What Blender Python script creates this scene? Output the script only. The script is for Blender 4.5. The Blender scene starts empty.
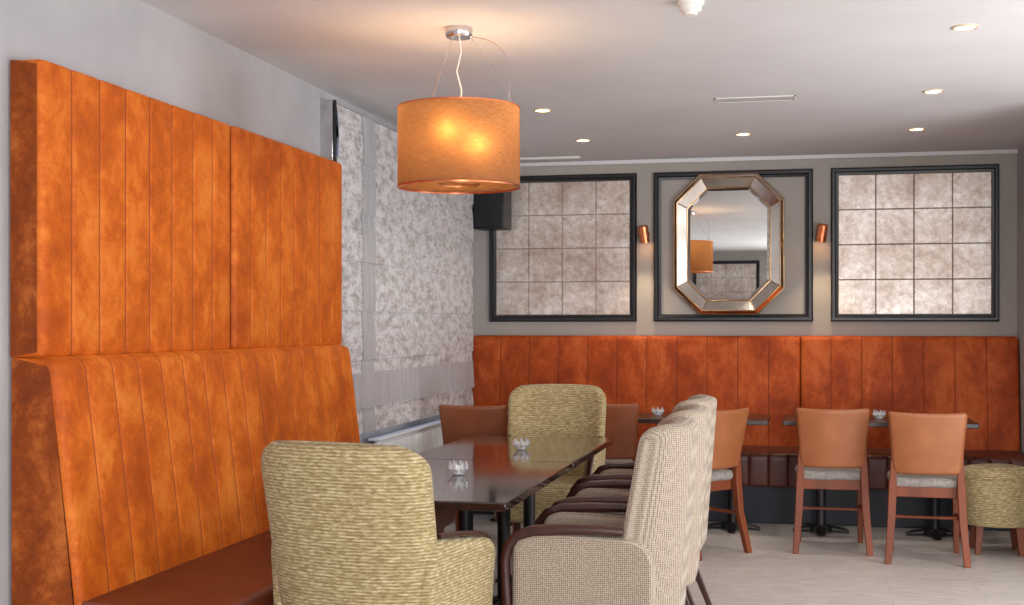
import bpy, bmesh, math, random
from mathutils import Vector, Matrix
random.seed(4)
COL = bpy.context.scene.collection
PI = math.pi

# ------------------------------------------------------------ colours / materials
def lin(c):
    c = c/255.0
    return c/12.92 if c <= 0.04045 else ((c+0.055)/1.055)**2.4
def rgb(r, g, b): return (lin(r), lin(g), lin(b), 1)

def base_mat(name, rough=0.5, metal=0.0, sheen=0.0, coat=0.0):
    m = bpy.data.materials.new(name); m.use_nodes = True
    nt = m.node_tree; b = nt.nodes['Principled BSDF']
    b.inputs['Roughness'].default_value = rough
    b.inputs['Metallic'].default_value = metal
    if sheen: b.inputs['Sheen Weight'].default_value = sheen; b.inputs['Sheen Roughness'].default_value = 0.4
    if coat: b.inputs['Coat Weight'].default_value = coat; b.inputs['Coat Roughness'].default_value = 0.06
    return m, nt, b
def coords(nt, scale=(1,1,1), rot=(0,0,0)):
    tc = nt.nodes.new('ShaderNodeTexCoord'); mp = nt.nodes.new('ShaderNodeMapping')
    mp.inputs['Scale'].default_value = scale; mp.inputs['Rotation'].default_value = rot
    nt.links.new(tc.outputs['Object'], mp.inputs['Vector']); return mp.outputs['Vector']
def noise(nt, vec, scale, detail=4, dist=0.0, rough=0.55):
    n = nt.nodes.new('ShaderNodeTexNoise'); n.inputs['Scale'].default_value = scale
    n.inputs['Detail'].default_value = detail; n.inputs['Distortion'].default_value = dist
    n.inputs['Roughness'].default_value = rough
    nt.links.new(vec, n.inputs['Vector']); return n.outputs['Fac']
def ramp(nt, fac, stops):
    r = nt.nodes.new('ShaderNodeValToRGB'); e = r.color_ramp.elements
    e[0].position, e[0].color = stops[0]; e[1].position, e[1].color = stops[-1]
    for p, c in stops[1:-1]:
        k = e.new(p); k.color = c
    nt.links.new(fac, r.inputs['Fac']); return r.outputs['Color']
def mixc(nt, fac, a, b, mode='MIX'):
    m = nt.nodes.new('ShaderNodeMix'); m.data_type = 'RGBA'; m.blend_type = mode
    if isinstance(fac, float): m.inputs[0].default_value = fac
    else: nt.links.new(fac, m.inputs[0])
    for s, v in ((6, a), (7, b)):
        if isinstance(v, tuple): m.inputs[s].default_value = v
        else: nt.links.new(v, m.inputs[s])
    return m.outputs[2]
def bump(nt, b, h, strength, dist=0.01):
    n = nt.nodes.new('ShaderNodeBump'); n.inputs['Strength'].default_value = strength
    n.inputs['Distance'].default_value = dist
    nt.links.new(h, n.inputs['Height']); nt.links.new(n.outputs['Normal'], b.inputs['Normal'])
def math_n(nt, op, a, b=None):
    n = nt.nodes.new('ShaderNodeMath'); n.operation = op
    for i, v in enumerate((a, b)):
        if v is None: continue
        if isinstance(v, (int, float)): n.inputs[i].default_value = v
        else: nt.links.new(v, n.inputs[i])
    return n.outputs[0]
def nmat(name, c1, c2, scale=6, rough=0.5, metal=0, stretch=(1,1,1), bmp=0, sheen=0, coat=0, lo=.35, hi=.65, detail=4, dist=0):
    m, nt, b = base_mat(name, rough, metal, sheen, coat)
    f = noise(nt, coords(nt, stretch), scale, detail, dist)
    nt.links.new(ramp(nt, f, [(lo, rgb(*c1)), (hi, rgb(*c2))]), b.inputs['Base Color'])
    if bmp: bump(nt, b, f, bmp)
    return m
def emat(name, c, strength):
    m, nt, b = base_mat(name, .4)
    f = noise(nt, coords(nt), 8)
    nt.links.new(ramp(nt, f, [(0, rgb(*c)), (1, rgb(*c))]), b.inputs['Emission Color'])
    b.inputs['Emission Strength'].default_value = strength
    b.inputs['Base Color'].default_value = rgb(*c)
    return m

def velvet(name, dark, mid, light, hi, stretch):
    m, nt, b = base_mat(name, .58, 0, .5)
    b.inputs['Sheen Tint'].default_value = rgb(*hi)
    b.inputs['Specular IOR Level'].default_value = .22
    v = coords(nt, stretch)
    f1 = noise(nt, v, 1.8, 3, .2, .5)
    f2 = noise(nt, v, 4.6, 12, .2, .78)
    c = ramp(nt, f1, [(.30, rgb(*mid)), (.65, rgb(*light))])
    k = ramp(nt, f2, [(.39, (1,1,1,1)), (.53, (0,0,0,1))])
    bw = nt.nodes.new('ShaderNodeRGBToBW'); nt.links.new(k, bw.inputs[0])
    c = mixc(nt, math_n(nt, 'MULTIPLY', bw.outputs[0], .74), c, rgb(*dark))
    k2 = ramp(nt, f2, [(.51, (0,0,0,1)), (.63, (1,1,1,1))])  # bright speckles: highlights on the pile put into the base colour
    bw2 = nt.nodes.new('ShaderNodeRGBToBW'); nt.links.new(k2, bw2.inputs[0])
    nt.links.new(mixc(nt, math_n(nt, 'MULTIPLY', bw2.outputs[0], .72), c, rgb(*hi)), b.inputs['Base Color'])
    bump(nt, b, f2, .12, .008)
    return m
M = {}
M['velvet'] = velvet('burnt_orange_velvet', (152,62,10), (192,87,16), (207,103,26), (226,134,52), (1,.8,.75))
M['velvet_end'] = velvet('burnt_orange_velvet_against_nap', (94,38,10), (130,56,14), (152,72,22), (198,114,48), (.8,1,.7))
M['seam_shade'] = nmat('velvet_seam_shade', (122,48,8), (136,56,10), 8, .8)  # stitch line with the shade of the channel groove painted in
M['velvet_red'] = velvet('rust_velvet', (126,44,12), (164,66,18), (180,78,24), (202,104,48), (1,1,.6))
M['seam_shade_red'] = nmat('rust_velvet_seam_shade', (112,38,8), (124,44,12), 8, .8)  # same painted groove shade for the rust velvet seams
M['leather'] = nmat('brown_leather', (98,44,26), (118,56,34), 5, .38, bmp=.05)
M['leather_dark'] = nmat('oxblood_leather', (74,34,26), (92,44,34), 5, .42, bmp=.05)
M['plinth'] = nmat('dark_blue_plinth', (24,28,40), (32,36,48), 5, .6)
M['wall_l'] = nmat('pale_grey_plaster', (168,167,170), (180,179,181), 2.2, .85, bmp=.1)
M['wall_b'] = nmat('taupe_grey_paint', (161,154,147), (168,161,154), 2.0, .8, bmp=.05)
M['ceil'] = nmat('ceiling_paint', (212,210,211), (219,217,218), 1.5, .85, bmp=.06)
M['black_frame'] = nmat('black_satin_paint', (12,13,19), (19,19,26), 10, .38)
M['black'] = nmat('black_metal', (12,12,14), (22,22,24), 12, .45)
M['grille'] = nmat('black_grille', (8,8,10), (34,34,38), 260, .6)
M['white'] = nmat('white_enamel', (222,222,224), (232,232,232), 6, .4)
M['cream'] = nmat('cream_plastic', (224,220,210), (232,228,220), 6, .45)
M['chrome'] = nmat('chrome', (200,200,200), (225,225,225), 10, .18, 1)
M['copper'] = nmat('brushed_copper', (214,120,80), (234,148,104), 40, .28, 1)
M['gold'] = nmat('antique_gold', (186,146,110), (214,178,136), 20, .3, 1)
M['ring'] = nmat('pale_gold_lacquer', (206,184,156), (218,198,170), 20, .5, .2)
M['mirror'] = nmat('mirror_silver', (222,224,222), (232,234,232), 3, .01, 1)
M['mirror_b'] = nmat('bevelled_mirror', (212,204,194), (230,224,216), 5, .12, 1)
M['wood_dark'] = nmat('dark_mahogany', (46,18,15), (66,27,20), 8, .3, stretch=(1,1,.2), coat=.3)
M['wood_mid'] = nmat('walnut_stained_wood', (100,44,16), (128,60,24), 9, .55, stretch=(1,1,.15))
M['tan'] = nmat('tan_leatherette', (146,86,50), (160,98,60), 6, .42, bmp=.03)
M['tan_red'] = nmat('chestnut_leatherette', (134,72,42), (148,84,52), 6, .42, bmp=.03)
M['seat_grey'] = nmat('grey_beige_seat_fabric', (128,122,118), (156,149,143), 40, .9, bmp=.1)
M['top'] = nmat('dark_brown_gloss_table_top', (36,20,16), (52,31,25), 4, .10, stretch=(8,1,8), coat=.5)
M['top2'] = nmat('dark_brown_table_top', (44,28,26), (58,40,36), 4, .3, stretch=(1,8,8))
M['candle'] = nmat('candle_wax', (236,232,222), (242,240,232), 6, .5)
M['pewter_gap'] = nmat('tile_gap', (146,134,124), (158,146,136), 10, .7)
M['bulb'] = emat('warm_bulb', (255,204,134), 30)
M['spot_glow'] = emat('downlight_glow', (255,214,156), 14)
M['sconce_glow'] = emat('sconce_glow', (255,190,120), 20)
M['sky_pane'] = emat('daylight_pane', (206,224,255), 1.2)

m, nt, b = base_mat('light_grey_vinyl_floor', .36)
v = coords(nt, (1,1,1))
f = noise(nt, coords(nt, (2.0,7,1)), 4, 8, .4, .65)
c = ramp(nt, f, [(.3, rgb(182,177,172)), (.5, rgb(200,194,190)), (.72, rgb(216,212,208))])
br = nt.nodes.new('ShaderNodeTexBrick'); nt.links.new(v, br.inputs['Vector'])
br.inputs['Scale'].default_value = 1.0; br.inputs['Brick Width'].default_value = .9; br.inputs['Row Height'].default_value = .15
br.inputs['Mortar Size'].default_value = .0015
br.inputs['Color1'].default_value = rgb(248,248,248); br.inputs['Color2'].default_value = rgb(255,255,255); br.inputs['Mortar'].default_value = rgb(214,210,206)
nt.links.new(mixc(nt, 1.0, c, br.outputs['Color'], 'MULTIPLY'), b.inputs['Base Color'])
bump(nt, b, f, .05); M['floor'] = m

# olive chenille: fine horizontal ribs broken into dashes
m, nt, b = base_mat('olive_chenille', .9, 0, .1)
tc = nt.nodes.new('ShaderNodeTexCoord'); sp = nt.nodes.new('ShaderNodeSeparateXYZ'); nt.links.new(tc.outputs['Object'], sp.inputs[0])
rib = math_n(nt, 'ADD', math_n(nt, 'MULTIPLY', math_n(nt, 'SINE', math_n(nt, 'MULTIPLY', sp.outputs[2], 2*PI/.0105)), .5), .5)
f = noise(nt, coords(nt, (38,38,150)), 1.0, 1.5, 0)
p = math_n(nt, 'ADD', math_n(nt, 'MULTIPLY', rib, .22), math_n(nt, 'MULTIPLY', f, .85))
f2 = noise(nt, coords(nt, (90,90,240)), 1.0, 2)
c = ramp(nt, p, [(.38, rgb(138,119,80)), (.55, rgb(164,146,103)), (.76, rgb(202,187,150))])
c2 = ramp(nt, f2, [(.3, rgb(224,218,208)), (.6, rgb(255,255,255))])
nt.links.new(mixc(nt, .8, c, c2, 'MULTIPLY'), b.inputs['Base Color'])
bump(nt, b, p, .2, .004); M['olive'] = m

# fine two tone weave
m, nt, b = base_mat('grey_beige_fine_weave', .9, 0, .1)
vo = nt.nodes.new('ShaderNodeTexVoronoi'); vo.inputs['Scale'].default_value = 150; vo.inputs['Randomness'].default_value = .2
nt.links.new(coords(nt, (1,1,1), (.0,.0,.0)), vo.inputs['Vector'])
c = ramp(nt, vo.outputs['Distance'], [(.22, rgb(98,78,64)), (.42, rgb(156,140,123)), (.65, rgb(184,171,154))])
nt.links.new(c, b.inputs['Base Color']); bump(nt, b, vo.outputs['Distance'], .1, .002); M['lattice'] = m

# silver crushed velvet blind
def blind_mat(name, streak):
    m, nt, b = base_mat(name, .45, .15, .3)
    f = noise(nt, coords(nt, (1,.45,1)), 19, 12, .15, .86)
    if streak:
        c = ramp(nt, f, [(.3, rgb(190,190,194)), (.7, rgb(203,203,207))])
        g = noise(nt, coords(nt, (1,150,2)), 1, 2)
        c = mixc(nt, .6, c, ramp(nt, g, [(.35, rgb(176,178,182)), (.65, rgb(255,255,255))]), 'MULTIPLY')
    else:
        c = ramp(nt, f, [(.42, rgb(156,149,147)), (.48, rgb(196,193,194)), (.55, rgb(228,228,232))])
    nt.links.new(c, b.inputs['Base Color']); bump(nt, b, f, .2, .005); return m
M['blind'] = blind_mat('crushed_silver_fabric', False)
M['blind_plain'] = blind_mat('ribbed_silver_fabric', True)

# pewter tiles
m, nt, b = base_mat('mottled_pewter_tile', .38, .42)
f = noise(nt, coords(nt), 18, 12, .1, .86)
f2 = noise(nt, coords(nt), 3.2, 3)
c = ramp(nt, f, [(.40, rgb(184,166,152)), (.5, rgb(212,201,193)), (.60, rgb(236,230,226))])
c2 = ramp(nt, f2, [(.35, rgb(220,209,202)), (.65, rgb(255,255,255))])
nt.links.new(mixc(nt, 1.0, c, c2, 'MULTIPLY'), b.inputs['Base Color']); bump(nt, b, f, .12, .005)
M['pewter'] = m

# translucent lamp shade cloth
m = bpy.data.materials.new('copper_shade_cloth'); m.use_nodes = True; nt = m.node_tree
nt.nodes.remove(nt.nodes['Principled BSDF'])
f = noise(nt, coords(nt, (36,36,380)), 1, 2)
cdf = ramp(nt, f, [(.3, rgb(112,74,52)), (.7, rgb(136,94,66))])
ct = ramp(nt, f, [(.3, rgb(192,140,92)), (.7, rgb(218,170,118))])
di = nt.nodes.new('ShaderNodeBsdfDiffuse'); tr = nt.nodes.new('ShaderNodeBsdfTranslucent'); mx = nt.nodes.new('ShaderNodeMixShader')
nt.links.new(cdf, di.inputs['Color']); nt.links.new(ct, tr.inputs['Color']); mx.inputs[0].default_value = .22
nt.links.new(di.outputs[0], mx.inputs[1]); nt.links.new(tr.outputs[0], mx.inputs[2])
nt.links.new(mx.outputs[0], nt.nodes['Material Output'].inputs['Surface']); M['shade'] = m
# cut glass for tea light holders
m, nt, b = base_mat('cut_glass', .08)
f = noise(nt, coords(nt), 30)
nt.links.new(ramp(nt, f, [(.3, rgb(220,226,232)), (.7, rgb(250,252,255))]), b.inputs['Base Color'])
b.inputs['Transmission Weight'].default_value = .4; b.inputs['IOR'].default_value = 1.5; M['glass'] = m

# ------------------------------------------------------------ mesh helpers
def build(name, bm, mt, parent=None, bevel=0, sharp=40, doubles=True):
    if doubles: bmesh.ops.remove_doubles(bm, verts=bm.verts, dist=1e-5)
    bmesh.ops.recalc_face_normals(bm, faces=bm.faces)
    me = bpy.data.meshes.new(name); bm.to_mesh(me); bm.free()
    for p in me.polygons: p.use_smooth = True
    try: me.set_sharp_from_angle(angle=math.radians(sharp))
    except Exception: pass
    for x in (mt if isinstance(mt, (list, tuple)) else [mt]): me.materials.append(x)
    o = bpy.data.objects.new(name, me); COL.objects.link(o)
    if parent: o.parent = parent
    if bevel:
        md = o.modifiers.new('bevel', 'BEVEL'); md.width = bevel; md.segments = 2; md.limit_method = 'ANGLE'
    return o
def thing(name, label, cat, loc=(0,0,0), rz=0, group=None):
    o = bpy.data.objects.new(name, None); COL.objects.link(o); o.empty_display_size = .1
    o.location = loc; o.rotation_euler = (0,0,rz); o['label'] = label; o['category'] = cat
    if group: o['group'] = group
    return o
def struct(name, bm, mt, bevel=0):
    o = build(name, bm, mt, bevel=bevel); o['kind'] = 'structure'; return o
def copy_tree(o, parent=None):
    c = o.copy(); COL.objects.link(c)
    if parent: c.parent = parent
    for ch in list(o.children): copy_tree(ch, c)
    return c
def dup(src, loc, rz, label):
    c = copy_tree(src); c.location = loc; c.rotation_euler = (0,0,rz); c['label'] = label; return c
def box(bm, x0, x1, y0, y1, z0, z1):
    vs = [bm.verts.new((x, y, z)) for x in (x0, x1) for y in (y0, y1) for z in (z0, z1)]
    for f in ((0,1,3,2),(4,6,7,5),(0,4,5,1),(2,3,7,6),(0,2,6,4),(1,5,7,3)): bm.faces.new([vs[i] for i in f])
    return bm
def B(*a):
    return box(bmesh.new(), *a)
def lathe(bm, prof, seg=32, c=(0,0,0)):
    rings = []
    for r, z in prof:
        if r < 1e-6: rings.append([bm.verts.new((c[0], c[1], c[2]+z))])
        else: rings.append([bm.verts.new((c[0]+r*math.cos(2*PI*k/seg), c[1]+r*math.sin(2*PI*k/seg), c[2]+z)) for k in range(seg)])
    for a, b2 in zip(rings, rings[1:]):
        for k in range(seg):
            l = (k+1) % seg
            if len(a) == 1 and len(b2) == 1: continue
            if len(a) == 1: bm.faces.new((a[0], b2[k], b2[l]))
            elif len(b2) == 1: bm.faces.new((a[k], a[l], b2[0]))
            else: bm.faces.new((a[k], a[l], b2[l], b2[k]))
    return bm
def sweep(bm, pts, ra, rb=None, seg=10, side=None, power=1.0):
    pts = [Vector(p) for p in pts]; n = len(pts)
    ra = ra if isinstance(ra, (list, tuple)) else [ra]*n
    rb = ra if rb is None else (rb if isinstance(rb, (list, tuple)) else [rb]*n)
    rings = []; prev = None
    for i, p in enumerate(pts):
        t = (pts[min(i+1, n-1)]-pts[max(i-1, 0)]).normalized()
        if side is not None: s = Vector(side)
        elif prev is not None: s = prev
        else: s = Vector((1,0,0)) if abs(t.x) < .9 else Vector((0,1,0))
        s = (s - t*s.dot(t)).normalized(); prev = s; u = t.cross(s)
        ring = []
        for k in range(seg):
            a = 2*PI*k/seg + PI/seg; ca, sa = math.cos(a), math.sin(a)
            ca = math.copysign(abs(ca)**power, ca); sa = math.copysign(abs(sa)**power, sa)
            ring.append(bm.verts.new(p + u*ca*ra[i] + s*sa*rb[i]))
        rings.append(ring)
    for a, b2 in zip(rings, rings[1:]):
        for k in range(seg): bm.faces.new((a[k], a[(k+1)%seg], b2[(k+1)%seg], b2[k]))
    bm.faces.new(rings[0][::-1]); bm.faces.new(rings[-1]); return bm
def leg(bm, pts, sizes):
    rings = []
    for (x, y, z), s in zip(pts, sizes):
        sx, sy = (s, s) if not isinstance(s, tuple) else s
        rings.append([bm.verts.new((x+a*sx/2, y+b2*sy/2, z)) for a, b2 in ((-1,-1),(1,-1),(1,1),(-1,1))])
    for a, b2 in zip(rings, rings[1:]):
        for k in range(4): bm.faces.new((a[k], a[(k+1)%4], b2[(k+1)%4], b2[k]))
    bm.faces.new(rings[0][::-1]); bm.faces.new(rings[-1]); return bm
def pad(bm, W, H, T, rt, rb, e, fn, nx=22, nz=22):
    """upholstered panel: rounded outline W x H, thickness T with soft edge radius e; fn(x,z,t)->point"""
    def dist(x, z):
        r = rt if z > H/2 else rb
        qx = abs(x)-W/2+r; qz = abs(z-H/2)-H/2+r
        return -(min(max(qx, qz), 0) + math.hypot(max(qx, 0), max(qz, 0)) - r)
    def cut(x, r):
        k = max(0, abs(x)-(W/2-r)); return r-math.sqrt(max(0, r*r-k*k))
    F, K = [], []
    for i in range(nx+1):
        s = -1+2*i/nx; s = .45*s + .55*math.sin(PI/2*s); x = s*W/2
        z1 = H-cut(x, rt); z0 = cut(x, rb); fr, bk = [], []
        for j in range(nz+1):
            t = -1+2*j/nz; t = .45*t+.55*math.sin(PI/2*t); z = z0+(z1-z0)*(t+1)/2
            d = max(0, dist(x, z)); q = 1-min(d/e, 1); th = T/2*math.sqrt(max(0, 1-q*q))
            edge = i in (0, nx) or j in (0, nz)
            if edge: th = 0
            a = bm.verts.new(fn(x, z, th)); fr.append(a)
            bk.append(a if edge else bm.verts.new(fn(x, z, -th)))
        F.append(fr); K.append(bk)
    for i in range(nx):
        for j in range(nz):
            for G, fl in ((F, 0), (K, 1)):
                q = [G[i][j], G[i+1][j], G[i+1][j+1], G[i][j+1]]
                try: bm.faces.new(q[::-1] if fl else q)
                except ValueError: pass
    return bm
def roundprof(pts, radii, k=6):
    out = []
    for i, p in enumerate(pts):
        r = radii[i]
        if r <= 0 or i in (0, len(pts)-1): out.append(p); continue
        a, c = Vector(pts[i-1]), Vector(pts[i+1]); p = Vector(p)
        d1 = (a-p).normalized()*r; d2 = (c-p).normalized()*r
        for j in range(k+1):
            t = j/k; q = (p+d1)*(1-t)**2 + p*2*t*(1-t) + (p+d2)*t*t; out.append((q.x, q.y))
    return out
def channels(bm, prof, L, n, amp, fn, edge=.02, topw=.35):
    """channel upholstery: profile (d,z) swept over length L, bulging n times; slot 1 = seams (groove shade painted on velvet), slot 2 = near end cap"""
    P = [Vector(p) for p in prof]; N = []; ztop = max(p.y for p in P)
    for i in range(len(P)):
        t = (P[min(i+1, len(P)-1)]-P[max(i-1, 0)]).normalized(); N.append(Vector((t.y, -t.x)))
    ls = []; w_ = L/n; s0 = .003/w_
    for k in range(n):
        for t in (0, s0, .05, .10, .2, .36, .5, .64, .8, .90, .95, 1-s0): ls.append(((k+t)*w_, amp*(1-abs(2*t-1)**11), t))
    ls.append((L, 0, 1)); rings = []
    for l, bulge, _ in ls:
        dl = min(l, L-l); ins = 0
        if dl < edge: ins = edge*.7*(1-math.sqrt(max(0, 1-((edge-dl)/edge)**2)))
        ring = []
        for i, p in enumerate(P):
            w = 0 if i in (0, len(P)-1) else 1
            bw = topw if abs(N[i].y) > .8 else 1
            q = p + N[i]*(bulge*bw-ins)*w; ring.append(bm.verts.new(fn(l, q.x, q.y)))
        rings.append(ring)
    for i, (a, b2) in enumerate(zip(rings, rings[1:])):
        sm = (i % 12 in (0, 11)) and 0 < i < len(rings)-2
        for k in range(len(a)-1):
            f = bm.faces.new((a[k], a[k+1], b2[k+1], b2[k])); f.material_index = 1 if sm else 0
    f = bm.faces.new(rings[0]); f.material_index = 2; bm.faces.new(rings[-1][::-1])
    for k in range(len(rings)-1): bm.faces.new((rings[k][0], rings[k+1][0], rings[k+1][-1], rings[k][-1]))
    return bm

# ------------------------------------------------------------ room
XL, YB, ZC = -2.46, 9.75, 2.61
XR, YR = 3.6, -2.6
struct('floor', B(XL-.1, XR+.1, YR-.1, YB+.1, -.1, 0), M['floor'])
struct('ceiling', B(XL-.1, XR+.1, YR-.1, YB+.1, ZC, ZC+.1), M['ceil'])
struct('wall_left', B(XL-.1, XL, YR-.1, YB+.1, 0, ZC), M['wall_l'])
struct('wall_back', B(XL, XR+.1, YB, YB+.1, 0, ZC), M['wall_b'])
struct('wall_right', B(1.5, XR, 7.4, YB, 0, ZC), M['wall_l'])
struct('wall_far_right', B(XR, XR+.1, YR-.1, YB, 0, ZC), M['wall_l'])
struct('wall_rear', B(XL, XR, YR-.1, YR, 0, ZC), M['wall_b'])
struct('trim_1', B(XL, 1.5, YB-.035, YB, ZC-.03, ZC), M['ceil'], .004)
bm = B(XL, XL+.03, 6.62, 9.2, .84, .9); box(bm, XL, XL+.03, 6.62, 9.2, 2.38, 2.44)
for y in (6.62, 7.9, 9.14): box(bm, XL, XL+.03, y, y+.06, .84, 2.44)
struct('window_1', bm, M['white'])
w = bpy.data.objects['window_1']
build('window_pane', B(XL+.002, XL+.01, 6.68, 9.14, .9, 2.38), M['sky_pane'], w)
bm = B(XR-.03, XR, .6, 6.0, .55, .62); box(bm, XR-.03, XR, .6, 6.0, 2.38, 2.45)
for y in (.6, 2.4, 4.2, 5.93): box(bm, XR-.03, XR, y, y+.07, .55, 2.45)
struct('added_window_side', bm, M['white'])  # unseen window frame, added around the side fill light
bm = B(.3, 3.2, YR, YR+.03, .55, .62); box(bm, .3, 3.2, YR, YR+.03, 2.38, 2.45)
for x in (.3, 1.72, 3.13): box(bm, x, x+.07, YR, YR+.03, .55, 2.45)
struct('added_window_rear', bm, M['white'])  # unseen window frame, added around the rear fill light

# ------------------------------------------------------------ left bench
VM = [M['velvet'], M['seam_shade'], M['velvet_end']]
Y0 = 3.69
for nm, lab, a, b2, n, dd in (('wall_cushion', 'tall channelled orange velvet wall cushion above the left bench, nearer one with the exposed end', 3.69, 5.087, 8, .114),
                          ('wall_cushion', 'tall channelled orange velvet wall cushion beside the silver window blind', 5.111, 6.435, 8, .121)):
    t = thing(nm, lab, 'wall cushion', (XL+.004, a, 1.268))
    prof = roundprof([(0.005,0),(dd,0),(dd,.945),(.005,.945)], [0,.02,.022,0])
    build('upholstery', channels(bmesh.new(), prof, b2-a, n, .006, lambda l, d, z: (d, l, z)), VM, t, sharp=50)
    build('backing_board', B(0.0, .02, .02, b2-a-.02, .01, .93), M['black'], t)
t = thing('banquette_bench', 'long orange velvet banquette with channelled back and brown leather seat along left wall', 'bench', (XL+.004, Y0, 0))
prof = roundprof([(0.01,.30),(.268,.30),(.242,.60),(.160,1.266),(0.01,1.266)], [0,.02,.1,.05,0], 8)
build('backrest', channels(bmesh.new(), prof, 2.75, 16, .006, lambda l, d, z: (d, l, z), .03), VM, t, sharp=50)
prof = roundprof([(.23,.36),(.74,.36),(.74,.49),(.23,.50)], [0,.03,.045,0])
build('seat', channels(bmesh.new(), prof, 2.74, 4, .004, lambda l, d, z: (d, l+.01, z), .03), [M['leather']]*3, t, sharp=50)
build('plinth', B(0.01, .66, .03, 2.72, 0, .36), M['plinth'], t, .004)

# ------------------------------------------------------------ back bench
VR = [M['velvet_red'], M['seam_shade_red'], M['velvet_red']]
t = thing('banquette_bench', 'rust velvet banquette with dark leather seat running along the far back wall', 'bench', (-2.44, YB-.008, 0))
prof = roundprof([(0.01,.42),(.20,.42),(.115,1.29),(0.01,1.29)], [0,.02,.05,0])
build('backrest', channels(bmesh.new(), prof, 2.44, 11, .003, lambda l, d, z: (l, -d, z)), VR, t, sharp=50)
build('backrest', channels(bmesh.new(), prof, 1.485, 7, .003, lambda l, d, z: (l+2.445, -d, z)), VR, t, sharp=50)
prof = roundprof([(.17,.26),(.64,.26),(.66,.49),(.17,.50)], [0,.02,.05,0])
build('seat', channels(bmesh.new(), prof, 3.93, 30, .010, lambda l, d, z: (l, -d, z)), [M['leather_dark']]*3, t, sharp=50)
build('plinth', B(0, 3.92, -.60, 0, 0, .26), M['plinth'], t, .004)

# ------------------------------------------------------------ roman blind
t = thing('roman_blind', 'crushed silver roman blind hanging over the left window', 'window blind', (XL, 6.46, .77))
def blind(y0, y1, off, za=-1, zb_=9):
    bm = bmesh.new(); prof = []
    z = 1.76
    for hgt in [.27]*5:
        for j in range(7):
            q = j/6; prof.append((.088+.012*q+.006*math.sin(PI*q), z-hgt*q))
        prof.append((.086, z-hgt-.004)); z -= hgt
    for q in [i/8 for i in range(9)]: prof.append((.090+.012*q, .40-.26*q))
    prof += [(.088, .134), (.094, .10), (.102, .01), (.100, .0)]
    prof = [p for p in prof if za <= p[1] <= zb_]
    ny = 24; ys = [y0+(y1-y0)*i/ny for i in range(ny+1)]; rows = []
    for d, zz in prof:
        rows.append([bm.verts.new((d+off+.002*math.sin(y*5+zz*3), y, zz)) for y in ys])
    for a, b2 in zip(rows, rows[1:]):
        for k in range(ny): bm.faces.new((a[k], a[k+1], b2[k+1], b2[k]))
    return bm
build('fabric', blind(0, 2.87, 0), M['blind'], t, sharp=30, doubles=False)
build('plain_stripe', blind(.38, .60, .003), M['blind_plain'], t, sharp=30, doubles=False)
build('hem_band', blind(.0, 2.87, .005, .138, .34), M['blind_plain'], t, sharp=30, doubles=False)
build('headrail', B(0.0, .080, 0, 2.87, 1.72, 1.77), M['chrome'], t, .004)
build('side_bracket', B(0.0, .07, -.012, .0, 1.42, 1.78), M['chrome'], t, .003)
build('side_channel', B(.075, .087, -.02, -.0, 1.42, 1.78), M['black'], t, .003)

# radiator under window
t = thing('radiator', 'white panel radiator under the silver blind', 'radiator', (XL+.04, 7.1, .12))
bm = B(.04, .06, 0, 1.5, .0, .58)
for k in range(30): box(bm, .0585, .072, .01+k*.05, .035+k*.05, .02, .56)
build('panel', bm, M['white'], t, .003)
build('top_grille', B(0, .075, 0, 1.5, .585, .6), M['white'], t, .003)
build('bracket', B(-.035, .04, .1, .14, -.12, .5), M['white'], t)
build('bracket', B(-.035, .04, 1.36, 1.4, -.12, .5), M['white'], t)

# ------------------------------------------------------------ framed panels & mirror on back wall
def frame_bm(w, h, fw=.05, dep=.035):
    bm = bmesh.new()
    secs = [(0,0),(0,dep*.6),(fw*.2,dep),(fw*.55,dep),(fw*.7,dep*.65),(fw,dep*.5),(fw,0)]
    rings = []
    for cx, cz in ((0,0),(w,0),(w,h),(0,h)):
        sx = 1 if cx == 0 else -1; sz = 1 if cz == 0 else -1
        rings.append([bm.verts.new((cx+sx*a, -d, cz+sz*a)) for a, d in secs])
    for i in range(4):
        a, b2 = rings[i], rings[(i+1) % 4]
        for k in range(len(secs)-1): bm.faces.new((a[k], a[k+1], b2[k+1], b2[k]))
    return bm
def tile_panel(label, x0, z0, w, h, y, rz=0, nc=4, nr=4):
    t = thing('framed_tile_panel', label, 'wall panel', (x0, y, z0), rz, 'black framed pewter tile panels')
    build('frame', frame_bm(w, h), M['black_frame'], t, sharp=30)
    build('backing', B(.03, w-.03, -.008, 0, .03, h-.03), M['pewter_gap'], t)
    bm = bmesh.new(); iw, ih = w-.1, h-.1; g = .0015
    for i in range(nc):
        for j in range(nr):
            xa, xb = .05+iw*i/nc+g, .05+iw*(i+1)/nc-g; za, zb = .05+ih*j/nr+g, .05+ih*(j+1)/nr-g
            tilt = random.uniform(-.003, .003); c = .004
            o = [bm.verts.new(p) for p in ((xa,-.0085,za),(xb,-.0085,za),(xb,-.0085,zb),(xa,-.0085,zb))]
            q = [bm.verts.new(p) for p in ((xa+c,-.014-tilt,za+c),(xb-c,-.014+tilt,za+c),(xb-c,-.014,zb-c),(xa+c,-.014,zb-c))]
            bm.faces.new(q)
            for k in range(4): bm.faces.new((o[k], o[(k+1)%4], q[(k+1)%4], q[k]))
    build('tiles', bm, M['pewter'], t, sharp=20)
tile_panel('black framed mottled pewter tile panel left of the mirror, behind the speaker', -2.334, 1.395, 1.137, 1.115, YB)
tile_panel('black framed mottled pewter tile panel right of the mirror', .22, 1.395, 1.158, 1.115, YB)
tile_panel('black framed pewter tile panel seen only in the mirror, in the rear left corner', -1.25, 1.395, 1.1, 1.05, YR, PI)
tile_panel('black framed pewter tile panel seen only in the mirror, nearer the added rear window', .1, 1.395, 1.1, 1.05, YR, PI)

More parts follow.
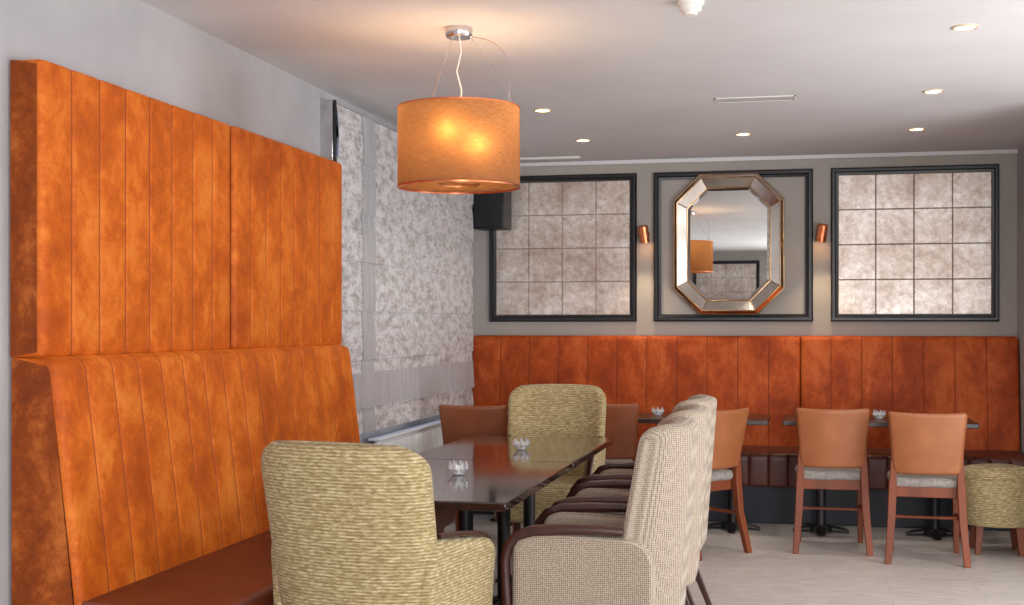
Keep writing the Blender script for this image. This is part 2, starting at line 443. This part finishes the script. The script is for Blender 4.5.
t = thing('wall_moulding_frame', 'empty black moulding frame on grey wall surrounding the octagonal mirror', 'frame', (-1.07, YB, 1.395))
build('frame', frame_bm(1.163, 1.115, .055), M['black_frame'], t, sharp=30)

t = thing('octagonal_mirror', 'octagonal wall mirror with gold edging between the two wall lights', 'mirror', (-.515, YB-.028, 1.966), -.024)
def octo(w, h, c):
    return [(-w/2+c,-h/2),(w/2-c,-h/2),(w/2,-h/2+c),(w/2,h/2-c),(w/2-c,h/2),(-w/2+c,h/2),(-w/2,h/2-c),(-w/2,-h/2+c)]
def oct_ring(bm, A, ya, B2, yb):
    n = len(A)
    for i in range(n):
        j = (i+1) % n
        bm.faces.new([bm.verts.new((A[i][0], ya, A[i][1])), bm.verts.new((A[j][0], ya, A[j][1])), bm.verts.new((B2[j][0], yb, B2[j][1])), bm.verts.new((B2[i][0], yb, B2[i][1]))])
OW, OH = .80, 1.03
oA, oB, oC, oD = octo(OW, OH, .19), octo(OW-.05, OH-.05, .18), octo(OW-.20, OH-.20, .145), octo(OW-.24, OH-.24, .135)
bm = bmesh.new(); oct_ring(bm, oA, 0, oA, -.02); oct_ring(bm, oA, -.02, oB, -.05)
build('outer_border', bm, M['mirror_b'], t, sharp=10)
bm = bmesh.new(); oct_ring(bm, oB, -.055, oC, -.025)
build('bevelled_border', bm, M['mirror_b'], t, sharp=5)
bm = bmesh.new(); oct_ring(bm, oC, -.025, oD, -.012)
build('inner_bevel', bm, M['mirror'], t, sharp=5)
bm = bmesh.new(); bm.faces.new([bm.verts.new((x, -.012, z)) for x, z in oD]); build('mirror_glass', bm, M['mirror'], t)
def loop_tube(O, y, r):
    bm = bmesh.new(); rings = []
    for i in range(8):
        v = Vector((O[i][0], 0, O[i][1])); n = v.normalized()
        rings.append([bm.verts.new(Vector((O[i][0], y, O[i][1])) + n*r*math.cos(a) + Vector((0,r*math.sin(a),0))) for a in [2*PI*k/8 for k in range(8)]])
    for i in range(8):
        a, c = rings[i], rings[(i+1) % 8]
        for k in range(8): bm.faces.new((a[k], a[(k+1)%8], c[(k+1)%8], c[k]))
    return bm
for O, y, r in ((oA, -.018, .007), (oB, -.055, .006), (oC, -.028, .006)):
    build('gold_trim', loop_tube(O, y, r), M['gold'], t)
for i in range(8):
    build('corner_trim', sweep(bmesh.new(), [(oB[i][0], -.056, oB[i][1]), (oC[i][0], -.027, oC[i][1])], .004, seg=6), M['gold'], t)

# wall lights
def sconce(label, x, z, lean):
    t = thing('wall_spotlight', label, 'wall light', (x, YB, z), 0, 'copper wall spotlights')
    bm = lathe(bmesh.new(), [(0,0),(.032,0),(.034,.006),(.034,.014),(.028,.02),(0,.02)], 24)
    bmesh.ops.rotate(bm, verts=bm.verts, matrix=Matrix.Rotation(PI/2, 3, 'X')); build('wall_plate', bm, M['copper'], t)
    build('arm', sweep(bmesh.new(), [(0,-.015,0),(0,-.05,.0),(0,-.075,-.005)], .008), M['copper'], t)
    R = Matrix.Rotation(lean, 3, 'Y') @ Matrix.Rotation(.2, 3, 'X')
    bm = lathe(bmesh.new(), [(.0,.065),(.03,.065),(.037,.058),(.037,-.062),(.033,-.062),(.033,-.045),(0,-.045)], 28)
    bmesh.ops.rotate(bm, verts=bm.verts, matrix=R); bmesh.ops.translate(bm, verts=bm.verts, vec=(0,-.10,0)); head = build('lamp_head', bm, M['copper'], t)
    bm = lathe(bmesh.new(), [(0,-.048),(.03,-.048),(.032,-.056),(0,-.056)], 24)
    bmesh.ops.rotate(bm, verts=bm.verts, matrix=R); bmesh.ops.translate(bm, verts=bm.verts, vec=(0,-.10,0)); build('lens', bm, M['sconce_glow'], head)
    L = bpy.data.lights.new('wall_spot_lamp', 'SPOT'); L.energy = 18; L.color = (1,.74,.46); L.spot_size = 1.5; L.spot_blend = .8; L.shadow_soft_size = .03
    o = bpy.data.objects.new('wall_spot_lamp', L); COL.objects.link(o); o.location = (x, YB-.14, z-.08); o.rotation_euler = (-.10, 0, 0)
sconce('copper cylinder wall spotlight left of the octagonal mirror', -1.133, 2.045, -.12)
sconce('copper cylinder wall spotlight right of the octagonal mirror', .156, 2.035, .15)

# speaker
t = thing('loudspeaker', 'black loudspeaker mounted high in the far left corner', 'speaker', (-2.27, 9.52, 2.09), -.10)
build('cabinet', B(-.115, .125, -.08, .12, 0, .31), M['black'], t, .008)
build('grille', B(-.105, .115, -.09, -.079, .012, .298), M['grille'], t, .003)
build('bracket', sweep(bmesh.new(), [(-.11,.02,.15),(-.15,.015,.15),(-.187,-.01,.15)], .014), M['black'], t)

# ------------------------------------------------------------ ceiling fittings
DL = [(.67,5.69,'nearest the camera on the right'), (.69,7.21,'in the middle of the right row, right of the vent'), (.72,8.58,'farthest of the right row, near the back wall'),
      (-.36,8.56,'in front of the mirror, beyond the air vent'), (-1.45,7.36,'just right of the pendant shade'), (-1.42,8.61,'far left one near the speaker')]
first = None
for x, y, d in DL:
    lab = 'small recessed ceiling downlight, '+d
    if first is None:
        first = t = thing('downlight', lab, 'ceiling light', (x, y, ZC), 0, 'recessed ceiling downlights')
        build('trim_ring', lathe(bmesh.new(), [(.038,0),(.056,0),(.055,-.004),(.047,-.007),(.040,-.004),(.038,0)], 28), M['ring'], t)
        build('lens', lathe(bmesh.new(), [(0,-.004),(.040,-.004),(.040,-.001),(0,-.001)], 24), M['spot_glow'], t)
    else: dup(first, (x, y, ZC), 0, lab)
    L = bpy.data.lights.new('downlight_lamp', 'SPOT'); L.energy = 20; L.color = (1,.88,.74); L.spot_size = 2.1; L.spot_blend = .8; L.shadow_soft_size = .04
    o = bpy.data.objects.new('downlight_lamp', L); COL.objects.link(o); o.location = (x, y, ZC-.02)
t = thing('smoke_detector', 'round white smoke detector on the ceiling', 'smoke detector', (-.41, 5.02, ZC))
build('base', lathe(bmesh.new(), [(0,0),(.052,0),(.052,-.012),(.045,-.016),(0,-.016)], 32), M['cream'], t)
build('sensor_head', lathe(bmesh.new(), [(.042,-.016),(.042,-.032),(.034,-.040),(.028,-.040),(.026,-.052),(0,-.055)], 32), M['cream'], t)
t = thing('air_vent', 'flat rectangular white air vent in the ceiling', 'air vent', (-.24, 7.25, ZC))
bm = B(-.22, .22, -.068, -.060, -.004, 0); box(bm, -.22, .22, .060, .068, -.004, 0); box(bm, -.22, -.208, -.068, .068, -.004, 0); box(bm, .208, .22, -.068, .068, -.004, 0)
build('frame', bm, M['cream'], t, doubles=False)
for k in range(3): build('slat', B(-.208, .208, -.033+k*.030, -.027+k*.030, -.0025, -.001), M['cream'], t)
build('backing', B(-.208, .208, -.060, .060, -.001, 0), M['black'], t)
t = thing('ceiling_slot_vent', 'thin white slot strip on the ceiling above the speaker', 'air vent', (-1.83, 9.45, ZC))
build('frame', B(-.25, .25, -.03, .03, -.012, 0), M['white'], t, .002)
build('slot', B(-.24, .24, -.01, .01, -.014, -.012), M['cream'], t)

# pendant
t = thing('pendant_lamp', 'large copper drum shade pendant lamp hanging over the dark table', 'ceiling light', (-1.39, 5.25, ZC))
build('ceiling_rose', lathe(bmesh.new(), [(0,0),(.055,0),(.058,-.006),(.056,-.035),(.05,-.042),(0,-.042)], 32), M['chrome'], t)
zt, zb, R = -.335, -.665, .255
shade = build('lamp_shade', lathe(bmesh.new(), [(R,zb),(R,zt)], 96), M['shade'], t)
build('diffuser', lathe(bmesh.new(), [(.085,zb+.012),(R-.004,zb+.012)], 60), M['shade'], t)
for z in (zt, zb):
    build('shade_ring', lathe(bmesh.new(), [(R-.006,z-.003),(R+.002,z-.003),(R+.002,z+.003),(R-.006,z+.003),(R-.006,z-.003)], 60), M['copper'], shade)
build('diffuser_ring', lathe(bmesh.new(), [(.082,zb+.009),(.088,zb+.009),(.088,zb+.015),(.082,zb+.015),(.082,zb+.009)], 40), M['gold'], t)
for k in range(3):
    a = k*2*PI/3+.35; ca, sa = math.cos(a), math.sin(a)
    build('wire', sweep(bmesh.new(), [(.045*ca,.045*sa,-.03),((R-.005)*ca,(R-.005)*sa,zt)], .0014, seg=6), M['chrome'], t)
    build('spider_arm', sweep(bmesh.new(), [(.02*ca,.02*sa,zt-.06),((R-.004)*ca,(R-.004)*sa,zt)], .004, seg=6), M['chrome'], t)
pts = [(0,0,-.03),(.01,.0,-.10),(-.012,.01,-.18),(.012,0,-.26),(0,0,-.39)]
build('cable', sweep(bmesh.new(), pts, .003, seg=8), M['cream'], t)
pts = [(.03+.17*math.sin(q*PI*.5)+.04*math.sin(q*PI), .02, -.035-.30*q*q) for q in [i/10 for i in range(11)]]
build('cable', sweep(bmesh.new(), pts, .0018, seg=6), M['chrome'], t)
build('lamp_holder', lathe(bmesh.new(), [(0,-.38),(.03,-.38),(.03,-.43),(0,-.43)], 20), M['chrome'], t)
for cx, cy, zz in ((.015, -.208, -.465), (.112, -.175, -.525), (-.10, .11, -.49)):
    c = (cx, cy, zz)
    build('bulb', lathe(bmesh.new(), [(0,-.035),(.02,-.029),(.033,-.012),(.033,.008),(.022,.03),(.013,.05),(0,.05)], 20, c), M['bulb'], t)
    build('bulb_arm', sweep(bmesh.new(), [(0,0,-.395),(c[0]*.8,c[1]*.8,-.39),(c[0],c[1],zz+.05)], .006, seg=8), M['chrome'], t)
for cx, cy, zz in ((-.14,-.02,-.375), (.14,-.02,-.375), (.0,.14,-.375)):
    L = bpy.data.lights.new('pendant_bulb_lamp', 'POINT'); L.energy = 1.8; L.color = (1,.70,.42); L.shadow_soft_size = .008
    o = bpy.data.objects.new('pendant_bulb_lamp', L); COL.objects.link(o); o.location = (-1.39+cx, 5.25+cy, ZC+zz)

# ------------------------------------------------------------ tables
def table(name, label, cx, cy, w, d, topm, group, cols):
    t = thing(name, label, 'table', (cx, cy, 0), 0, group)
    build('tabletop', B(-w/2, w/2, -d/2, d/2, .718, .75), topm, t, .005)
    for (px, py) in cols:
        build('column', lathe(bmesh.new(), [(.0,.717),(.075,.716),(.075,.708),(.032,.70),(.032,.05)], 24, (px, py, 0)), M['black'], t)
        bm = lathe(bmesh.new(), [(0,.05),(.06,.05),(.075,.035),(.08,.012),(0,.012)], 28, (px, py, 0))
        for sx, sy in ((1,0),(-1,0),(0,1),(0,-1)):
            sweep(bm, [(px,py,.035),(px+sx*.14,py+sy*.14,.02),(px+sx*.18,py+sy*.18,.008)], [.022,.016,.008], [.035,.03,.024], seg=8)
        build('base', bm, M['black'], t, doubles=False)
    return t
table('dining_table', 'glossy dark brown dining table under the pendant, nearer half of the pair', -1.4, 5.105, .8, 1.37, M['top'], 'dark tables pushed end to end', [(0,-.3),(0,.3)])
table('dining_table', 'glossy dark brown dining table, farther half beside the radiator', -1.4, 6.44, .8, 1.285, M['top'], 'dark tables pushed end to end', [(0,-.3),(0,.3)])
table('pub_table', 'dark brown table at the back bench behind the right pair of wooden chairs', .495, 8.88, 1.21, .56, M['top2'], 'tables at the back bench', [(-.36,-.05),(.36,-.05)])
table('pub_table', 'middle dark brown table at the back bench, left of the right pair of chairs', -.8, 8.88, 1.2, .56, M['top2'], 'tables at the back bench', [(-.36,-.05),(.36,-.05)])
table('pub_table', 'dark brown table at the back bench in the far left corner by the blind', -1.93, 8.88, .74, .56, M['top2'], 'tables at the back bench', [(0,-.05)])

# tea lights
def tealight():
    t = thing('tealight_holder', '', 'candle holder', (0,0,0), 0, 'glass tealight holders')
    build('dish', lathe(bmesh.new(), [(0,.002),(.022,.002),(.026,.006),(.022,.018),(.019,.018),(.019,.01),(0,.01)], 20), M['glass'], t)
    for k in range(8):
        a = k*PI/4; ca, sa = math.cos(a), math.sin(a); bm = bmesh.new()
        P = [Vector((.022*ca,.022*sa,.004)), Vector((.036*ca-.012*sa,.036*sa+.012*ca,.026)), Vector((.036*ca+.012*sa,.036*sa-.012*ca,.026)), Vector((.036*ca,.036*sa,.062)), Vector((.044*ca,.044*sa,.028)), Vector((.030*ca,.030*sa,.028))]
        vs = [bm.verts.new(p) for p in P]
        for f in ((0,1,4),(0,4,2),(3,4,1),(3,2,4),(0,5,1),(0,2,5),(3,1,5),(3,5,2)): bm.faces.new([vs[i] for i in f])
        build('glass_petal', bm, M['glass'], t, sharp=5)
    build('candle', lathe(bmesh.new(), [(0,.01),(.018,.01),(.018,.04),(0,.04)], 20), M['candle'], t)
    return t
tl = tealight(); tl.location = (-1.38, 5.2, .75); tl['label'] = 'small glass tealight holder on the near dark table below the pendant'
dup(tl, (-1.35, 6.31, .75), .3, 'small glass tealight holder on the dark table in front of the far olive armchair')
dup(tl, (-1.95, 8.95, .75), .2, 'small glass tealight holder on the far left corner table')
dup(tl, (.51, 8.90, .75), .5, 'small glass tealight holder on the back table between two wooden chairs')
dup(tl, (-.95, 8.90, .75), .1, 'small glass tealight holder on the middle back table near the patterned armchairs')

# ------------------------------------------------------------ olive tub armchairs
def olive_chair():
    t = thing('armchair', '', 'armchair', (0,0,0), 0, 'olive chenille armchairs')
    def fb(x, z, th):
        u = x/.30; v2 = z/.70; xx = x*(.94+.06*v2)
        return (xx, -.25-.13*v2 + .11*abs(u)**2.6*(1-.2*v2) + th, .30+z + .014*(1-u*u)*v2)
    build('backrest', pad(bmesh.new(), .60, .70, .11, .09, .02, .055, fb, 30, 30), M['olive'], t, sharp=70)
    build('seat', pad(bmesh.new(), .50, .50, .15, .06, .06, .06, lambda x, z, th: (x, z-.235, .405+th)), M['olive'], t, sharp=70)
    build('seat_frame', B(-.25, .25, -.24, .24, .26, .36), M['olive'], t, .02)
    for s in (-1, 1):
        def fa(x, z, th, s=s):
            v2 = z/.42; return (s*(.250+.022*v2*v2)+th, x-.02, .265+z - .03*(x/.26)*v2)
        build('arm', pad(bmesh.new(), .50, .42, .065, .08, .03, .032, fa, 24, 22), M['olive'], t, sharp=70)
        path = [(s*.272,-.18,.714),(s*.272,-.05,.700),(s*.272,.08,.684),(s*.272,.15,.670),(s*.270,.195,.644),(s*.268,.225,.60),(s*.262,.234,.52),(s*.256,.234,.40),(s*.25,.23,.27)]
        build('arm_rail', sweep(bmesh.new(), path, [.006]+[.009]*8, [.014,.018,.019,.019,.018,.016,.015,.015,.016], seg=12, side=(1,0,0), power=.7), M['wood_dark'], t)
        for y, dy in ((.20,.0), (-.22,-.05)):
            build('leg', leg(bmesh.new(), [(s*.24, y+dy, 0), (s*.23, y, .27)], [.026,.045]), M['wood_dark'], t, .003)
    return t
oc = olive_chair(); oc.location = (-1.335, 4.13, 0); oc.rotation_euler = (0,0,-.19)
oc['label'] = 'olive ribbed chenille armchair in the foreground with its back to the camera'
dup(oc, (-1.41, 7.36, 0), PI+.02, 'olive ribbed chenille armchair facing the camera at the far end of the dark table')

# ------------------------------------------------------------ patterned armchairs with wooden arms
def lattice_chair():
    t = thing('armchair', '', 'armchair', (0,0,0), 0, 'cream patterned armchairs beside the dark table')
    def fb(x, z, th):
        u = x/.27; v2 = z/.72
        w = max(0, (abs(u)-.45)/.55)
        return (x, -.240-.055*v2 + (.17-.085*v2)*w**1.7 + th, .32+z)
    build('backrest', pad(bmesh.new(), .54, .715, .10, .06, .02, .030, fb, 44, 34), M['lattice'], t, sharp=70)
    build('seat', pad(bmesh.new(), .50, .50, .14, .05, .05, .06, lambda x, z, th: (x, z-.215, .43+th)), M['lattice'], t, sharp=70)
    build('seat_rail', B(-.26, .26, -.2, .25, .32, .40), M['lattice'], t, .015)
    for s in (-1, 1):
        def fa(x, z, th, s=s): return (s*.262+th, x+.02, .30+z+.012*(x/.24))
        build('side_panel', pad(bmesh.new(), .49, .36, .05, .09, .02, .02, fa), M['lattice'], t, sharp=70)
        path = [(s*.268, -.12, .674), (s*.270, -.04, .678), (s*.272, .08, .676), (s*.272, .19, .668), (s*.272, .245, .650), (s*.271, .275, .615), (s*.270, .288, .56), (s*.268, .283, .45), (s*.264, .275, .32)]
        build('arm_rail', sweep(bmesh.new(), path, [.014,.017,.019,.019,.018,.017,.017,.018,.020], [.022,.027,.030,.030,.028,.026,.024,.022,.020], seg=12, side=(1,0,0), power=.7), M['wood_dark'], t)
        build('leg', leg(bmesh.new(), [(s*.255,.28,0), (s*.262,.275,.34)], [.026,.04]), M['wood_dark'], t, .003)
        build('leg', leg(bmesh.new(), [(s*.235,-.30,0), (s*.235,-.22,.20), (s*.235,-.18,.36)], [.026,.034,.045]), M['wood_dark'], t, .003)
    return t
lc = lattice_chair(); lc.location = (-.70, 4.62, 0); lc.rotation_euler = (0,0,PI/2)
lc['label'] = 'cream patterned armchair with dark wooden arms, nearest of the row of three'
dup(lc, (-.705, 5.37, 0), PI/2+.02, 'cream patterned armchair with dark wooden arms, middle of the row of three')
dup(lc, (-.73, 6.14, 0), PI/2-.02, 'cream patterned armchair with dark wooden arms, farthest of the row of three')

# ------------------------------------------------------------ wooden bistro chairs
def bistro(backm, name_label):
    t = thing('dining_chair', name_label, 'chair', (0,0,0), 0, 'wooden dining chairs at the back tables')
    def fb(x, z, th):
        u = x/.215; v2 = z/.36
        return (x*(.88+.14*v2), -.215-.068*v2 - .035*(1-u*u) + th, .512+z + .008*(u*u-.5)*v2)
    build('backrest', pad(bmesh.new(), .43, .36, .035, .018, .035, .016, fb), backm, t, sharp=70)
    build('seat', pad(bmesh.new(), .43, .41, .058, .06, .05, .028, lambda x, z, th: (x*(.96+.12*z), z-.21, .462+th)), M['seat_grey'], t, sharp=70)
    bm = B(-.185, .185, -.19, -.165, .375, .44); box(bm, -.20, .20, .165, .19, .375, .44)
    box(bm, -.195, -.172, -.19, .19, .375, .44); box(bm, .172, .195, -.19, .19, .375, .44)
    build('seat_frame', bm, M['wood_mid'], t, .004, doubles=False)
    for s in (-1, 1):
        build('leg', leg(bmesh.new(), [(s*.216,-.285,0), (s*.196,-.228,.25), (s*.188,-.215,.44), (s*.184,-.225,.56), (s*.188,-.235,.66)], [(.036,.036),(.044,.042),(.046,.044),(.034,.03),(.02,.016)]), M['wood_mid'], t, .004)
        build('leg', leg(bmesh.new(), [(s*.19,.185,0), (s*.185,.175,.44)], [.032,.044]), M['wood_mid'], t, .004)
        build('stretcher', sweep(bmesh.new(), [(s*.193,-.22,.235), (s*.188,.178,.235)], .010, seg=8), M['wood_mid'], t)
    build('stretcher', sweep(bmesh.new(), [(-.19,-.0,.235), (.19,-.0,.235)], .010, seg=8), M['wood_mid'], t)
    return t
bc = bistro(M['tan'], 'wooden chair with plain tan leatherette back, nearest the round stool')
bc.location = (.72, 8.02, 0); bc.rotation_euler = (0,0,-.04)
dup(bc, (.185, 8.27, 0), .02, 'wooden chair with tan leatherette back, left one of the right pair')
dup(bc, (-.66, 7.96, 0), .88, 'wooden chair with tan leatherette back half hidden behind the patterned armchairs')
rc = bistro(M['tan_red'], 'wooden chair with reddish brown back just right of the far olive armchair')
rc.location = (-1.20, 8.50, 0); rc.rotation_euler = (0,0,-.04)
dup(rc, (-2.0, 8.12, 0), .05, 'wooden chair with reddish brown back left of the far olive armchair')

# ------------------------------------------------------------ stool
t = thing('round_stool', 'round olive upholstered stool with wooden legs at the right edge', 'stool', (1.16, 8.30, 0))
build('cushion', lathe(bmesh.new(), [(0,.525),(.12,.522),(.185,.51),(.212,.49),(.216,.47),(.212,.462)], 48), M['olive'], t, sharp=70)
build('drum', lathe(bmesh.new(), [(.212,.462),(.215,.455),(.216,.30),(.212,.19),(.205,.175),(0,.175)], 48), M['olive'], t, sharp=60)
build('piping', lathe(bmesh.new(), [(.214,.455),(.220,.458),(.221,.462),(.220,.466),(.214,.469)], 48), M['olive'], t)
for k in range(4):
    a = PI/4+k*PI/2; ca, sa = math.cos(a), math.sin(a)
    build('leg', leg(bmesh.new(), [(.175*ca,.175*sa,0), (.155*ca,.155*sa,.2)], [.032,.046]), M['wood_mid'], t, .003)

# ------------------------------------------------------------ light
def area(name, loc, rot, sx, sy, power, col):
    L = bpy.data.lights.new(name, 'AREA'); L.shape = 'RECTANGLE'; L.size = sx; L.size_y = sy; L.energy = power; L.color = col
    o = bpy.data.objects.new(name, L); COL.objects.link(o); o.location = loc
    o.rotation_euler = rot.to_track_quat('-Z', 'Y').to_euler() if isinstance(rot, Vector) else rot
area('side_fill_light', (XR-.05, 3.3, 1.5), (0, PI/2, 0), 1.7, 5.2, 92, (.97,.98,1))  # added fill from the right, brightens the left velvet
area('rear_fill_light', (1.75, YR+.05, 1.5), (PI/2, 0, 0), 2.8, 1.7, 150, (.99,.99,1))  # added fill from behind the camera, set in the invented rear window
area('bounce_fill_rear', (.9, -1.4, 1.0), Vector((-.1,.84,.54)), 1.6, 1.2, 125, (1,1,1))  # added fill behind the camera, tilted up to lift ceiling and back wall
area('bounce_fill_side', (2.9, 5.2, .9), Vector((-.80,.52,.36)), 1.4, 2.2, 82, (1,1,1))  # added fill out of view on the right, tilted up to lift the ceiling
W = bpy.data.worlds.new('world'); bpy.context.scene.world = W; W.use_nodes = True
W.node_tree.nodes['Background'].inputs[0].default_value = (.8,.88,1,1)

# ------------------------------------------------------------ camera
cd = bpy.data.cameras.new('camera'); cam = bpy.data.objects.new('camera', cd); COL.objects.link(cam)
cam.location = (0,0,1.37); cam.rotation_euler = (PI/2, 0, math.radians(12.49))
cd.sensor_width = 36; cd.lens = 1300/1024*36; cd.shift_y = 22.5/1024; cd.clip_start = .05
bpy.context.scene.camera = cam
bpy.context.scene.view_settings.view_transform = 'Standard'
bpy.context.scene.view_settings.look = 'None'
